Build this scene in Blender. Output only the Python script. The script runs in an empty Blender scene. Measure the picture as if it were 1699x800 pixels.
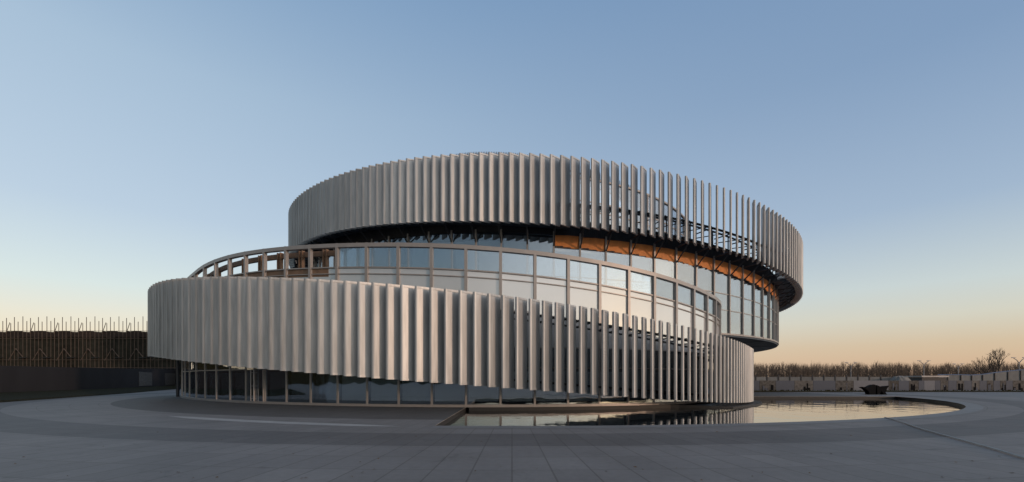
import bpy, math, random
import numpy as np
from mathutils import Vector, Matrix
random.seed(7)
R = math.radians
scene = bpy.context.scene
# ---------------------------------------------------------------- camera
cam = bpy.data.objects.new('camera', bpy.data.cameras.new('camera'))
scene.collection.objects.link(cam); scene.camera = cam
F = 750.0; HOR = 630.0; CH = 1.5
cam.data.sensor_width = 36; cam.data.lens = F/1699*36
cam.data.shift_y = (HOR-400)/1699
cam.data.clip_end = 8000; cam.data.clip_start = .1
cam.location = (0, 0, CH); cam.rotation_euler = (R(90), 0, 0)
# ---------------------------------------------------------------- world, sun, exposure
SUN_AZ, SUN_EL = R(54), R(6)          # azimuth to the right of straight behind the camera
sd = Vector((math.sin(SUN_AZ)*math.cos(SUN_EL), -math.cos(SUN_AZ)*math.cos(SUN_EL), math.sin(SUN_EL)))
world = bpy.data.worlds.new('World'); scene.world = world; world.use_nodes = True
wn, wl = world.node_tree.nodes, world.node_tree.links
wn.clear()
def wnode(t, **k):
    n = wn.new(t)
    for a, b in k.items(): setattr(n, a, b)
    return n
out = wnode('ShaderNodeOutputWorld'); bg = wnode('ShaderNodeBackground')
sky = wnode('ShaderNodeTexSky', sky_type='NISHITA', sun_disc=False)
sky.sun_elevation = SUN_EL; sky.sun_rotation = math.pi-SUN_AZ
sky.air_density = 1.3; sky.dust_density = 0.6; sky.ozone_density = 1.5
tc = wnode('ShaderNodeTexCoord'); sep = wnode('ShaderNodeSeparateXYZ')
wl.new(tc.outputs['Generated'], sep.inputs[0])
def mkramp(stops):
    ramp = wnode('ShaderNodeValToRGB'); wl.new(sep.outputs['Z'], ramp.inputs[0])
    e = ramp.color_ramp.elements
    while len(e) < len(stops): e.new(.5)
    for el, (p, c) in zip(e, stops): el.position = p; el.color = (*c, 1)
    return ramp
rampL = mkramp([(0, (.67,.53,.42)), (.06, (.65,.55,.475)), (.105, (.62,.58,.545)), (.157, (.54,.60,.63)), (.28, (.41,.49,.61)), (.486, (.345,.45,.575)), (.65, (.20,.32,.49)), (1, (.10,.21,.38))])
rampR = mkramp([(0, (.50,.335,.25)), (.06, (.52,.41,.325)), (.105, (.54,.52,.47)), (.157, (.49,.545,.57)), (.28, (.30,.39,.53)), (.486, (.175,.27,.435)), (.65, (.145,.24,.41)), (1, (.07,.16,.32))])
# the sky is paler to the left of the picture than to the right
azm = wnode('ShaderNodeMapRange'); wl.new(sep.outputs['X'], azm.inputs[0])
azm.inputs[1].default_value = -.72; azm.inputs[2].default_value = .72
mixc = wnode('ShaderNodeMix', data_type='RGBA'); wl.new(azm.outputs[0], mixc.inputs[0]); wl.new(rampL.outputs[0], mixc.inputs[6]); wl.new(rampR.outputs[0], mixc.inputs[7])
# the half of the sky behind the camera is dimmer apart from the sunset glow
bk = wnode('ShaderNodeMapRange'); wl.new(sep.outputs['Y'], bk.inputs[0])
bk.inputs[1].default_value = -.25; bk.inputs[2].default_value = .4; bk.inputs[3].default_value = .30; bk.inputs[4].default_value = 1.0
vm = wnode('ShaderNodeVectorMath', operation='SCALE'); wl.new(mixc.outputs[2], vm.inputs[0]); wl.new(bk.outputs[0], vm.inputs['Scale'])
vs = wnode('ShaderNodeVectorMath', operation='SCALE'); wl.new(sky.outputs[0], vs.inputs[0]); vs.inputs['Scale'].default_value = .05
# sunset glow round the sun's side
nd = wnode('ShaderNodeVectorMath', operation='DOT_PRODUCT'); wl.new(tc.outputs['Generated'], nd.inputs[0]); nd.inputs[1].default_value = (math.sin(SUN_AZ), -math.cos(SUN_AZ), .05)
gm = wnode('ShaderNodeMapRange', interpolation_type='SMOOTHSTEP'); wl.new(nd.outputs['Value'], gm.inputs[0])
gm.inputs[1].default_value = .25; gm.inputs[2].default_value = 1.0; gm.inputs[3].default_value = 0; gm.inputs[4].default_value = 1
gl = wnode('ShaderNodeVectorMath', operation='SCALE'); gl.inputs[0].default_value = (.82, .73, .66); wl.new(gm.outputs[0], gl.inputs['Scale'])
ad = wnode('ShaderNodeVectorMath', operation='ADD'); wl.new(vm.outputs[0], ad.inputs[0]); wl.new(vs.outputs[0], ad.inputs[1])
ad2 = wnode('ShaderNodeVectorMath', operation='ADD'); wl.new(ad.outputs[0], ad2.inputs[0]); wl.new(gl.outputs[0], ad2.inputs[1])
wl.new(ad2.outputs[0], bg.inputs[0]); bg.inputs[1].default_value = 1.0
wl.new(bg.outputs[0], out.inputs[0])
sun = bpy.data.objects.new('sun', bpy.data.lights.new('sun', 'SUN')); scene.collection.objects.link(sun)
sun.data.energy = .95; sun.data.angle = R(2); sun.data.color = (1, .67, .48)
sun.rotation_euler = sd.to_track_quat('Z', 'Y').to_euler()
scene.view_settings.view_transform = 'Standard'; scene.view_settings.look = 'None'
scene.view_settings.exposure = 0; scene.view_settings.gamma = 1
scene.view_settings.use_curve_mapping = False

# ---------------------------------------------------------------- materials
def mat(name, col, rough=.6, metal=0, var=.12, scale=2.0, stretch=(1,1,1), spec=.5, bump=0, bscale=30, coat=0):
    m = bpy.data.materials.new(name); m.use_nodes = True
    n, l = m.node_tree.nodes, m.node_tree.links
    b = n['Principled BSDF']
    t = n.new('ShaderNodeTexCoord'); mp = n.new('ShaderNodeMapping'); mp.inputs['Scale'].default_value = stretch
    geo = n.new('ShaderNodeNewGeometry')
    l.new(geo.outputs['Position'], mp.inputs[0])
    nz = n.new('ShaderNodeTexNoise'); nz.inputs['Scale'].default_value = scale; nz.inputs['Detail'].default_value = 5
    l.new(mp.outputs[0], nz.inputs[0])
    oi = n.new('ShaderNodeObjectInfo')
    ma = n.new('ShaderNodeMath'); ma.operation = 'MULTIPLY_ADD'; l.new(oi.outputs['Random'], ma.inputs[0]); ma.inputs[1].default_value = .35; l.new(nz.outputs[0], ma.inputs[2])
    mr = n.new('ShaderNodeMapRange'); l.new(ma.outputs[0], mr.inputs[0])
    mr.inputs[1].default_value = .35; mr.inputs[2].default_value = 1.0; mr.inputs[3].default_value = 1-var; mr.inputs[4].default_value = 1+var
    v = n.new('ShaderNodeVectorMath'); v.operation = 'SCALE'; v.inputs[0].default_value = col; l.new(mr.outputs[0], v.inputs['Scale'])
    l.new(v.outputs[0], b.inputs['Base Color'])
    b.inputs['Roughness'].default_value = rough; b.inputs['Metallic'].default_value = metal
    b.inputs['Specular IOR Level'].default_value = spec
    if bump:
        n2 = n.new('ShaderNodeTexNoise'); n2.inputs['Scale'].default_value = bscale; l.new(geo.outputs['Position'], n2.inputs[0])
        bp = n.new('ShaderNodeBump'); bp.inputs['Strength'].default_value = bump; l.new(n2.outputs[0], bp.inputs['Height']); l.new(bp.outputs[0], b.inputs['Normal'])
    return m
M = {}
M['fin'] = mat('fin_aluminium', (.455,.47,.48), .47, .45, .24, 2.6, (2.5,2.5,.22))
M['mullion'] = mat('bronze_aluminium', (.40,.375,.36), .42, .25, .08)
M['rail'] = mat('dark_steel', (.045,.05,.06), .45, .3, .1)
M['dark'] = mat('dark_cladding', (.035,.038,.045), .6, 0, .1)
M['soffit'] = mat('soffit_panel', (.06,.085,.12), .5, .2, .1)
M['blind'] = mat('blind_fabric', (.82,.81,.79), .8, 0, .05)
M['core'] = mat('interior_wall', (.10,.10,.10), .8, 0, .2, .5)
M['timber'] = mat('timber', (.80,.30,.085), .6, 0, .2, 2, (1,1,.2))  # warm light reflected in the drum glass, put into a base colour
M['plinth'] = mat('plinth_stone', (.03,.03,.03), .6, 0, .2)
M['roof'] = mat('roof_membrane', (.12,.12,.12), .8)
M['concrete'] = mat('concrete', (.12,.125,.135), .85, 0, .3, .6)
M['wall'] = mat('painted_wall', (.046,.047,.052), .9, 0, .15, .4, (1,1,.3), .1)
M['verge'] = mat('dry_grass', (.035,.035,.02), .95, 0, .5, 6, (1,1,1), .1, .6, 20)
M['pole'] = mat('scaffold_pole', (.15,.12,.10), .6, .3, .2)
M['net'] = mat('green_net', (.036,.037,.031), .9, 0, .5, .8, (1,1,2), .1)
M['netr'] = mat('debris_red', (.032,.023,.020), .9, 0, .5, 1.5)
M['bark'] = mat('bark', (.085,.07,.058), .95, 0, .4, 3)
M['panelg'] = mat('hoarding_grey', (.085,.10,.135), .7, 0, .1)
M['panelw'] = mat('hoarding_white', (.19,.20,.23), .7, 0, .08)
M['paneld'] = mat('hoarding_print', (.085,.082,.08), .7, 0, .9, 3.0)
M['fence'] = mat('fence_mesh', (.16,.175,.185), .7, .1, .25, 1.5)
M['blue'] = mat('blue_trim', (.05,.13,.28), .6)
M['black'] = mat('black_stone', (.012,.012,.014), .9, 0, .1, 2, (1,1,1), .1)
M['lamp'] = mat('lamp_metal', (.25,.26,.28), .5, .5)
M['gravel'] = mat('gravel', (.30,.29,.27), .9, 0, .4, 8)
M['hose'] = mat('hose_rubber', (.42,.41,.39), .6)
M['leaf'] = mat('dry_leaf', (.16,.09,.03), .8, 0, .4)
M['crown'] = mat('dark_bronze_fin', (.10,.085,.08), .5, .4)
M['poster'] = mat('poster_print', (.10,.10,.10), .6, 0, 1.0, 6)

def glass(name, tint, refl, rough=.01):
    m = bpy.data.materials.new(name); m.use_nodes = True
    n, l = m.node_tree.nodes, m.node_tree.links
    n.clear(); o = n.new('ShaderNodeOutputMaterial')
    tr = n.new('ShaderNodeBsdfTransparent'); tr.inputs[0].default_value = (*tint, 1)
    gs = n.new('ShaderNodeBsdfGlossy'); gs.inputs['Roughness'].default_value = rough; gs.inputs[0].default_value = (.86,.93,1,1)
    geo = n.new('ShaderNodeNewGeometry'); nz = n.new('ShaderNodeTexNoise'); nz.inputs['Scale'].default_value = .5; l.new(geo.outputs['Position'], nz.inputs[0])
    bp = n.new('ShaderNodeBump'); bp.inputs['Strength'].default_value = .04; bp.inputs['Distance'].default_value = .3; l.new(nz.outputs[0], bp.inputs['Height']); l.new(bp.outputs[0], gs.inputs['Normal'])
    fr = n.new('ShaderNodeFresnel'); fr.inputs[0].default_value = 1.5
    mr = n.new('ShaderNodeMapRange'); l.new(fr.outputs[0], mr.inputs[0]); mr.inputs[1].default_value = .04; mr.inputs[2].default_value = .6; mr.inputs[3].default_value = refl; mr.inputs[4].default_value = .95
    mx = n.new('ShaderNodeMixShader'); l.new(mr.outputs[0], mx.inputs[0]); l.new(tr.outputs[0], mx.inputs[1]); l.new(gs.outputs[0], mx.inputs[2])
    l.new(mx.outputs[0], o.inputs[0]); return m
M['glass'] = glass('facade_glass', (.84,.90,.94), .29)

def water():
    m = bpy.data.materials.new('pool_water'); m.use_nodes = True
    n, l = m.node_tree.nodes, m.node_tree.links; b = n['Principled BSDF']
    b.inputs['Base Color'].default_value = (.02,.022,.022,1); b.inputs['Roughness'].default_value = .03; b.inputs['IOR'].default_value = 1.6
    b.inputs['Specular IOR Level'].default_value = 1.0
    geo = n.new('ShaderNodeNewGeometry'); mp = n.new('ShaderNodeMapping'); mp.inputs['Scale'].default_value = (1, .7, 1); l.new(geo.outputs['Position'], mp.inputs[0])
    nz = n.new('ShaderNodeTexNoise'); nz.inputs['Scale'].default_value = .8; nz.inputs['Detail'].default_value = 4; l.new(mp.outputs[0], nz.inputs[0])
    bp = n.new('ShaderNodeBump'); bp.inputs['Strength'].default_value = .13; bp.inputs['Distance'].default_value = .12; l.new(nz.outputs[0], bp.inputs['Height']); l.new(bp.outputs[0], b.inputs['Normal'])
    return m
M['water'] = water()

M['spandrel'] = mat('white_spandrel_glass', (.72,.75,.78), .03, .36, .05, .6, (1,1,1), .9)
PC = (0., 50.)      # centre of the plaza's rings
def paving(name):
    m = bpy.data.materials.new(name); m.use_nodes = True
    n, l = m.node_tree.nodes, m.node_tree.links; b = n['Principled BSDF']
    def N(t, **k):
        q = n.new(t)
        for a, c in k.items(): setattr(q, a, c)
        return q
    def mth(op, a, c=None):
        q = N('ShaderNodeMath', operation=op)
        for i, v in enumerate((a, c)):
            if v is None: continue
            if isinstance(v, (int, float)): q.inputs[i].default_value = v
            else: l.new(v, q.inputs[i])
        return q.outputs[0]
    geo = N('ShaderNodeNewGeometry'); s = N('ShaderNodeSeparateXYZ'); l.new(geo.outputs['Position'], s.inputs[0])
    dx = mth('SUBTRACT', s.outputs[0], PC[0]); dy = mth('SUBTRACT', s.outputs[1], PC[1])
    r = mth('SQRT', mth('ADD', mth('MULTIPLY', dx, dx), mth('MULTIPLY', dy, dy)))
    th = mth('MULTIPLY', mth('ARCTAN2', dx, mth('MULTIPLY', dy, -1)), 40.0)   # arc metres at r = 40
    cb = N('ShaderNodeCombineXYZ'); l.new(th, cb.inputs[0]); l.new(r, cb.inputs[1])
    bt = N('ShaderNodeTexBrick'); l.new(cb.outputs[0], bt.inputs[0])
    bt.inputs['Scale'].default_value = 1; bt.inputs['Brick Width'].default_value = .62; bt.inputs['Row Height'].default_value = 1.25; bt.offset = .0
    bt.inputs['Mortar Size'].default_value = .016; bt.inputs['Mortar Smooth'].default_value = .3
    bt.inputs['Color1'].default_value = (.92,.92,.92,1); bt.inputs['Color2'].default_value = (1.06,1.06,1.06,1); bt.inputs['Mortar'].default_value = (.68,.66,.64,1)
    rp = N('ShaderNodeValToRGB'); rp.color_ramp.interpolation = 'CONSTANT'
    l.new(mth('DIVIDE', r, 100.0), rp.inputs[0])
    st = [(0,(.094,.086,.080)), (.33,(.195,.180,.170)), (.372,(.130,.120,.114)), (.396,(.205,.190,.180)), (.60,(.205,.192,.183))]
    ee = rp.color_ramp.elements
    while len(ee) < len(st): ee.new(.5)
    for q, (p, c) in zip(ee, st): q.position = p; q.color = (*c, 1)
    n1 = N('ShaderNodeTexNoise'); n1.inputs['Scale'].default_value = .35; n1.inputs['Detail'].default_value = 6; l.new(geo.outputs['Position'], n1.inputs[0])
    n2 = N('ShaderNodeTexNoise'); n2.inputs['Scale'].default_value = 7; n2.inputs['Detail'].default_value = 4; l.new(geo.outputs['Position'], n2.inputs[0])
    n3 = N('ShaderNodeTexNoise'); n3.inputs['Scale'].default_value = 1.1; n3.inputs['Detail'].default_value = 8; n3.inputs['Roughness'].default_value = .7; n3.inputs['Distortion'].default_value = 1.2; l.new(geo.outputs['Position'], n3.inputs[0])
    stn = N('ShaderNodeMapRange'); l.new(n3.outputs[0], stn.inputs[0]); stn.inputs[1].default_value = .56; stn.inputs[2].default_value = .72; stn.inputs[3].default_value = 1.0; stn.inputs[4].default_value = .72
    f = mth('MULTIPLY', mth('MULTIPLY', stn.outputs[0], mth('ADD', mth('MULTIPLY', n1.outputs[0], 1.0), .58)), mth('ADD', mth('MULTIPLY', n2.outputs[0], .3), .85))
    v1 = N('ShaderNodeVectorMath', operation='MULTIPLY'); l.new(rp.outputs[0], v1.inputs[0]); l.new(bt.outputs[0], v1.inputs[1])
    v2 = N('ShaderNodeVectorMath', operation='SCALE'); l.new(v1.outputs[0], v2.inputs[0]); l.new(f, v2.inputs['Scale'])
    l.new(v2.outputs[0], b.inputs['Base Color'])
    l.new(mth('ADD', mth('MULTIPLY', n1.outputs[0], .25), .52), b.inputs['Roughness']); b.inputs['Specular IOR Level'].default_value = .3
    bp = N('ShaderNodeBump'); bp.inputs['Strength'].default_value = .25; bp.inputs['Distance'].default_value = .01; l.new(n2.outputs[0], bp.inputs['Height']); l.new(bp.outputs[0], b.inputs['Normal'])
    return m
M['paving'] = paving('plaza_paving')

# ---------------------------------------------------------------- helpers
class MB:
    def __init__(s): s.v = []; s.f = []
    def add(s, v, f):
        o = len(s.v); s.v += [tuple(p) for p in v]; s.f += [tuple(i+o for i in q) for q in f]; return s
    def box8(s, p):           # p: 4 bottom then 4 top corners
        return s.add(p, [(3,2,1,0), (4,5,6,7), (0,1,5,4), (1,2,6,5), (2,3,7,6), (3,0,4,7)])
    def box(s, c, d, rz=0):
        x, y, z = (q/2 for q in d); cs, sn = math.cos(rz), math.sin(rz)
        P = [(c[0]+a*cs-b*sn, c[1]+a*sn+b*cs, c[2]+k) for k in (-z, z) for a, b in ((-x,-y), (x,-y), (x,y), (-x,y))]
        return s.box8(P)
    def tube(s, a, b, r0, r1=None, n=6):
        a, b = Vector(a), Vector(b); r1 = r0 if r1 is None else r1
        d = b-a
        if d.length < 1e-6: return s
        q = d.to_track_quat('Z', 'Y')
        P = [a+q@Vector((r0*math.cos(t), r0*math.sin(t), 0)) for t in (2*math.pi*i/n for i in range(n))]
        P += [b+q@Vector((r1*math.cos(t), r1*math.sin(t), 0)) for t in (2*math.pi*i/n for i in range(n))]
        return s.add(P, [(i, (i+1) % n, n+(i+1) % n, n+i) for i in range(n)]+[tuple(range(n))[::-1], tuple(range(n, 2*n))])
    def poly(s, pts, z0, z1):
        n = len(pts)
        return s.add([(x, y, z0) for x, y in pts]+[(x, y, z1) for x, y in pts], [tuple(range(n))[::-1], tuple(range(n, 2*n))]+[(i, (i+1) % n, n+(i+1) % n, n+i) for i in range(n)])
    def sweep(s, path, w, h, closed=False):   # rectangular section w (along normal) x h centred on path of (x,y,z,nx,ny)
        rings = []
        for x, y, z, nx, ny in path:
            rings.append([(x-nx*w/2, y-ny*w/2, z-h/2), (x+nx*w/2, y+ny*w/2, z-h/2), (x+nx*w/2, y+ny*w/2, z+h/2), (x-nx*w/2, y-ny*w/2, z+h/2)])
        return s.strip(rings, closed)
    def strip(s, rings, closed=False, caps=True):
        k = len(rings[0]); n = len(rings); V = [p for r in rings for p in r]; Fc = []
        for i in range(n if closed else n-1):
            j = (i+1) % n
            for a in range(k):
                b = (a+1) % k; Fc.append((i*k+a, j*k+a, j*k+b, i*k+b))
        if not closed and caps: Fc += [tuple(range(k)), tuple(range((n-1)*k, n*k))[::-1]]
        return s.add(V, Fc)
    def build(s, name, m, parent=None, smooth=False, kind=None):
        me = bpy.data.meshes.new(name); me.from_pydata(s.v, [], s.f)
        me.materials.append(m if not isinstance(m, str) else M[m])
        if smooth: me.polygons.foreach_set('use_smooth', [True]*len(me.polygons))
        me.update()
        o = bpy.data.objects.new(name, me); scene.collection.objects.link(o)
        if parent: o.parent = parent
        if kind: o['kind'] = kind
        return o
def tag(o, label, cat, group=None):
    o['label'] = label; o['category'] = cat
    if group: o['group'] = group
    return o
def empty(name, loc, label, cat, group=None):
    o = bpy.data.objects.new(name, None); scene.collection.objects.link(o); o.location = loc
    return tag(o, label, cat, group)
def part(mb, name, m, root, kind=None, smooth=False):     # mesh made in world space, hung on a root at root.location
    o = mb.build(name, m, root, smooth, kind)
    o.matrix_parent_inverse = Matrix.Translation(-Vector(world_loc(root)))
    return o
def world_loc(o):
    v = Vector(o.location)
    return v if o.parent is None else v+world_loc(o.parent) if not o.data else Vector((0,0,0))
def subpart(mb, name, m, p, smooth=False):
    o = mb.build(name, m, p, smooth); return o

# ---------------------------------------------------------------- plan of the lower tier
Sk = [-45,-40,-35,-30,-25,-20,-15,-10,-5,0,5,10,15,20,25,30,35,40,45]
Pk = [(-35.2,48.2),(-33.6,43.4),(-31.2,39.1),(-28.1,35.1),(-24.6,31.6),(-20.6,28.6),(-16.2,26.1),(-11.6,24.2),(-6.8,22.9),(-1.8,22.4),(3.1,22.9),(7.9,24.3),(12.3,26.7),(15.9,30.1),(18.2,34.6),(18.9,39.5),(17.8,44.4),(15.2,48.6),(11.3,51.7)]
KS = np.interp(np.linspace(-45,45,1801), [-60,-40,-20,-8,0,8,14,20,26,32,60], [.034,.034,.022,.029,.041,.035,.05,.068,.069,.069,.069])
S = np.linspace(-45,45,1801); ds = S[1]-S[0]
TH = np.cumsum(KS)*ds; i0 = 900; TH = TH-TH[i0]+.002
PX = np.cumsum(np.cos(TH))*ds; PY = np.cumsum(np.sin(TH))*ds
PX = PX-PX[i0]-1.848; PY = PY-PY[i0]+22.397
def lpos(s, off=0):           # off > 0 goes inwards
    x, y, t = np.interp(s, S, PX), np.interp(s, S, PY), np.interp(s, S, TH)
    return float(x-math.sin(t)*off), float(y+math.cos(t)*off), float(t)   # inward normal = (-sin, cos)
def front_map(off):
    ss = np.linspace(-44, 44, 881); P = np.array([lpos(s, off)[:2] for s in ss])
    u = 849.5+F*P[:,0]/P[:,1]; a = int(np.argmin(np.where(ss < 0, u, 9e9))); b = int(np.argmax(np.where(ss > 0, u, -9e9)))
    return ss[a:b+1], u[a:b+1], P[a:b+1,1]
def zfit(pts, off, deg):
    ss, u, Y = front_map(off)
    s = np.array([np.interp(x, u, ss) for x, y in pts]); yy = np.array([np.interp(x, u, Y) for x, y in pts])
    z = CH+(HOR-np.array([y for x, y in pts]))*yy/F
    c = np.polyfit(s/40, z, deg); lo, hi = s.min(), s.max()
    sl_lo = (np.polyval(c, lo/40+.01)-np.polyval(c, lo/40))/.4; sl_hi = (np.polyval(c, hi/40)-np.polyval(c, hi/40-.01))/.4
    print('zfit resid px', np.abs((np.polyval(c, s/40)-z)*F/yy).max(), 'z ends', z[0], z[-1])
    def fn(q):
        k = min(max(q, lo), hi); v = float(np.polyval(c, k/40))
        if q < lo: v += max(-1.2, sl_lo*(q-lo)*.5)
        if q > hi: v += max(-1.5, min(0, sl_hi*(q-hi)*.5))
        return v
    return fn
low_top = zfit([(252,473),(259,469),(275,465),(302,461),(327,460),(380,459),(428,460),(464,461),(504,462.5),(548,464),(592,466),(640,471),(689,475),(737,479),(786,485),(832,490.5),(877,497),(921,502),(961,507),(1000,513.5),(1034,520),(1065,525),(1094,531),(1119,538),(1143,543.5),(1163,547.5),(1179,552),(1208,560),(1233,570),(1246,577)], 0, 6)
low_bot = zfit([(250,591),(259,593),(292,597.6),(327,601),(348,605),(392,609),(444,613.6),(484,617),(526,621),(568,623.6),(614,627.5),(688,633.6),(737,638),(785,641),(832,644),(877,647),(921,650),(981,655),(1034,658.6),(1080,662),(1119,664.8),(1154,666.6),(1190,667.7),(1226,668),(1246,667)], 0, 6)
GO = 2.25
fac_top = zfit([(325,452),(328,449),(342,439),(360,431),(384,424),(415,417),(452,412),(497,409),(548,406),(600,404),(657,403),(716,404),(775,407),(835,412),(890,418),(943,425),(992,433),(1037,441),(1072,450),(1103,458),(1131,468),(1152,476),(1173,486)], GO, 5)

# ---------------------------------------------------------------- plan of the upper tier
UC = Vector((3.55, 62.9)); UR = 31.06; DR = 28.8
def upos(t, r): return UC.x+r*math.sin(t), UC.y-r*math.cos(t)
def ufit(pts, r, deg, back):
    tt = np.linspace(-2.2, 2.2, 2001); P = np.array([upos(t, r) for t in tt]); u = 849.5+F*P[:,0]/P[:,1]
    a = int(np.argmin(u)); b = int(np.argmax(u))
    t = np.array([np.interp(x, u[a:b+1], tt[a:b+1]) for x, y in pts]); yy = np.interp(t, tt, P[:,1])
    z = CH+(HOR-np.array([y for x, y in pts]))*yy/F
    w = np.ones(len(t))
    t = np.r_[t, [b_[0] for b_ in back]]; z = np.r_[z, [b_[1] for b_ in back]]; w = np.r_[w, [1.5]*len(back)]
    def basis(t): return np.stack([np.ones_like(t)]+[g(k*t) for k in range(1, deg+1) for g in (np.sin, np.cos)], -1)
    c = np.linalg.lstsq(basis(t)*w[:,None], z*w, rcond=None)[0]
    print('ufit', np.abs(basis(t)@c-z).max(), c.round(2))
    return lambda q: float(basis(np.array([q]))[0]@c)
up_top = ufit([(479,350),(484,338),(495,326),(512,313),(547,296),(580,283),(600,277),(650,266),(700,258.5),(750,254),(800,253),(850,254),(880,255),(918,256.5),(948,259.5),(982,263.5),(1015,268),(1048,273),(1092,282),(1140,292),(1164,298.5),(1190,306),(1233,322),(1260,335),(1282,348),(1295,356),(1306,364),(1316,373),(1327,388)], UR, 4, [(math.pi, 16.6), (2.6, 16.0), (-2.6, 17.6), (2.2, 15.3)])
up_bot = ufit([(479,428),(486,414),(503,403),(547,386),(590,376),(635,371),(700,367.7),(762,366.7),(827,366.7),(862,368),(914,371.6),(964,376.5),(1014,382),(1063,388),(1109,395),(1151,402.5),(1188,410.6),(1212,416.6),(1232,423),(1250,429),(1267,436),(1281,444),(1320,464),(1329,477)], UR, 4, [(2.2, 9.4), (2.6, 9.7), (math.pi, 11.5), (-2.6, 12.2)])
def glass_top(x):
    return 12.7-.075*max(0, x) if x > 0 else 12.7-.05*x
def fil(pts): return pts

# ---------------------------------------------------------------- ground
def ground():
    g = MB(); n = 360; rad = [35.5, 36.3, 37.2, 39.6, 60, 120, 400, 3500]
    V = [(PC[0]+r*math.sin(2*math.pi*i/n), PC[1]-r*math.cos(2*math.pi*i/n), 0) for r in rad for i in range(n)]
    Fc = [(k*n+i, k*n+(i+1) % n, (k+1)*n+(i+1) % n, (k+1)*n+i) for k in range(len(rad)-1) for i in range(n)]
    g.add(V, [f[::-1] for f in Fc])
    # the floor inside the ring, left of the pool and beyond it
    c0 = [(PC[0]+35.5*math.sin(2*math.pi*i/n), PC[1]-35.5*math.cos(2*math.pi*i/n)) for i in range(n)]
    A = [p for p in c0 if p[0] < -2.5 and p[1] < 50]
    A.sort(key=lambda p: -p[0])
    A = [(-2.5, PC[1]-math.sqrt(35.5**2-2.5**2))]+A+[(-35.5, 50), (-2.5, 50)]
    g.add([(x, y, 0) for x, y in A], [tuple(range(len(A)))])
    xb = math.sqrt(35.5**2-100)
    B = [(-2.5, 50), (-2.5, 40), (xb, 40)]+sorted([p for p in c0 if p[0] > 0 and 40 < p[1] < 50], key=lambda p: p[1])+[(35.5, 50)]
    g.add([(x, y, 0) for x, y in B], [tuple(range(len(B)))])
    C_ = sorted([p for p in c0 if p[1] >= 50], key=lambda p: p[0])
    g.add([(x, y, 0) for x, y in C_], [tuple(range(len(C_)))])
    return g.build('plaza', 'paving', kind='structure')
ground()
arc = [(PC[0]+35.5*math.sin(t), PC[1]-35.5*math.cos(t)) for t in np.linspace(math.asin(-2.5/35.5), math.pi-math.acos(-10/35.5)-math.pi/2+math.pi/2, 5)]
t_a = math.asin(-2.5/35.5); t_b = math.acos(10/35.5)
arcp = [(PC[0]+35.5*math.sin(t), PC[1]-35.5*math.cos(t)) for t in np.linspace(t_a, t_b, 120)]
w = MB(); wp = arcp+[(-2.5, 40)]
w.add([(x, y, -.18) for x, y in wp], [tuple(range(len(wp)))]); w.build('water', 'water', kind='structure')
w = MB(); edge = arcp+[(-2.5, 40)]
w.add([(x, y, z) for z in (-.6, -.003) for x, y in edge], [(i, (i+1) % len(edge), len(edge)+(i+1) % len(edge), len(edge)+i) for i in range(len(edge))])
w.build('pool_side', 'plinth', kind='structure')
# stone coping: thin flat ring on the outer rim of the pool, and the light strip line in the paving
def ringstrip(name, r0, r1, ta, tb, z, m, n=120):
    q = MB(); ts = np.linspace(ta, tb, n)
    q.add([(PC[0]+r*math.sin(t), PC[1]-r*math.cos(t), z) for r in (r0, r1) for t in ts], [(i, i+1, n+i+1, n+i) for i in range(n-1)][::-1])
    return q.build(name, m, kind='structure')
ringstrip('pool_coping', 35.42, 36.1, t_a, t_b, .006, mat('coping_stone', (.20,.195,.19), .6, 0, .15, 1.0))
M['strip'] = mat('light_stone', (.42,.40,.38), .7, 0, .15)
q = MB(); pts = []
for i in range(30):
    a = i/29; x = -14.2+10.6*a; r = 34.4+1.3*a
    y = PC[1]-math.sqrt(r*r-x*x); wd = .62*min(1, a*6+.05)*min(1, (1-a)*6+.05)
    pts.append((x, y, wd))
q.add([(x, y-wd/2, .004) for x, y, wd in pts]+[(x, y+wd/2, .004) for x, y, wd in pts], [(i, i+1, 31+i, 30+i) for i in range(29)])
q.build('paving_strip', 'strip', kind='structure')

# ================================================================ THE BUILDING
bld = empty('museum_building', (0, 50, 0), 'round spiral building with silver vertical fins over glass walls beside the pool', 'building')
BI = Matrix.Translation((0, -50, 0))
def bpart(mb, name, m, smooth=False, kind=None):
    o = mb.build(name, m, bld, smooth, kind); o.matrix_parent_inverse = BI; return o
# --- lower facade: frame, windows
ss, uu, YY = front_map(GO)
sm = float(np.interp(716.5, uu, ss))
sA = float(np.interp(1187, uu, ss))
bays = [sm+2.07*k for k in range(-26, 30)]
bays = [s for s in bays if -43 < s < 42]
def garc(s): return lpos(s, GO)
def low_ztop(s):
    z = fac_top(s)
    if s > sA+5: z = max(5.1, z-1.2*(s-sA-5))
    return z
frame = MB()
def fpath(a, b, off, zf, n=None):
    n = n or max(2, int(abs(b-a)/.7)); o = []
    for i in range(n+1):
        s = a+(b-a)*i/n; x, y, t = lpos(s, off); o.append((x, y, zf(s), math.sin(t), -math.cos(t)))
    return o
s0, s1 = bays[0], bays[-1]
frame.sweep(fpath(s0, s1, GO, lambda s: low_ztop(s)-.11), .26, .22)
frame.sweep(fpath(s0, s1, GO, lambda s: low_ztop(s)-1.36), .16, .07)
frame.sweep(fpath(s0, s1, GO, lambda s: low_ztop(s)-1.72), .12, .05)
frame.sweep(fpath(s0, s1, GO, lambda s: .07), .2, .14)
frame.sweep(fpath(s0, s1, GO+.02, lambda s: 2.15), .10, .06); frame.sweep(fpath(s0, s1, GO+.02, lambda s: 3.27), .10, .06)
doorbay = min(range(len(bays)-1), key=lambda i: abs(np.interp((bays[i]+bays[i+1])/2, ss, uu)-430))
def post(mb, s, off, w, d, z0, z1, nudge=0):
    x, y, t = lpos(s, off); mb.box((x, y, (z0+z1)/2), (w, d, z1-z0), t)
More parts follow.
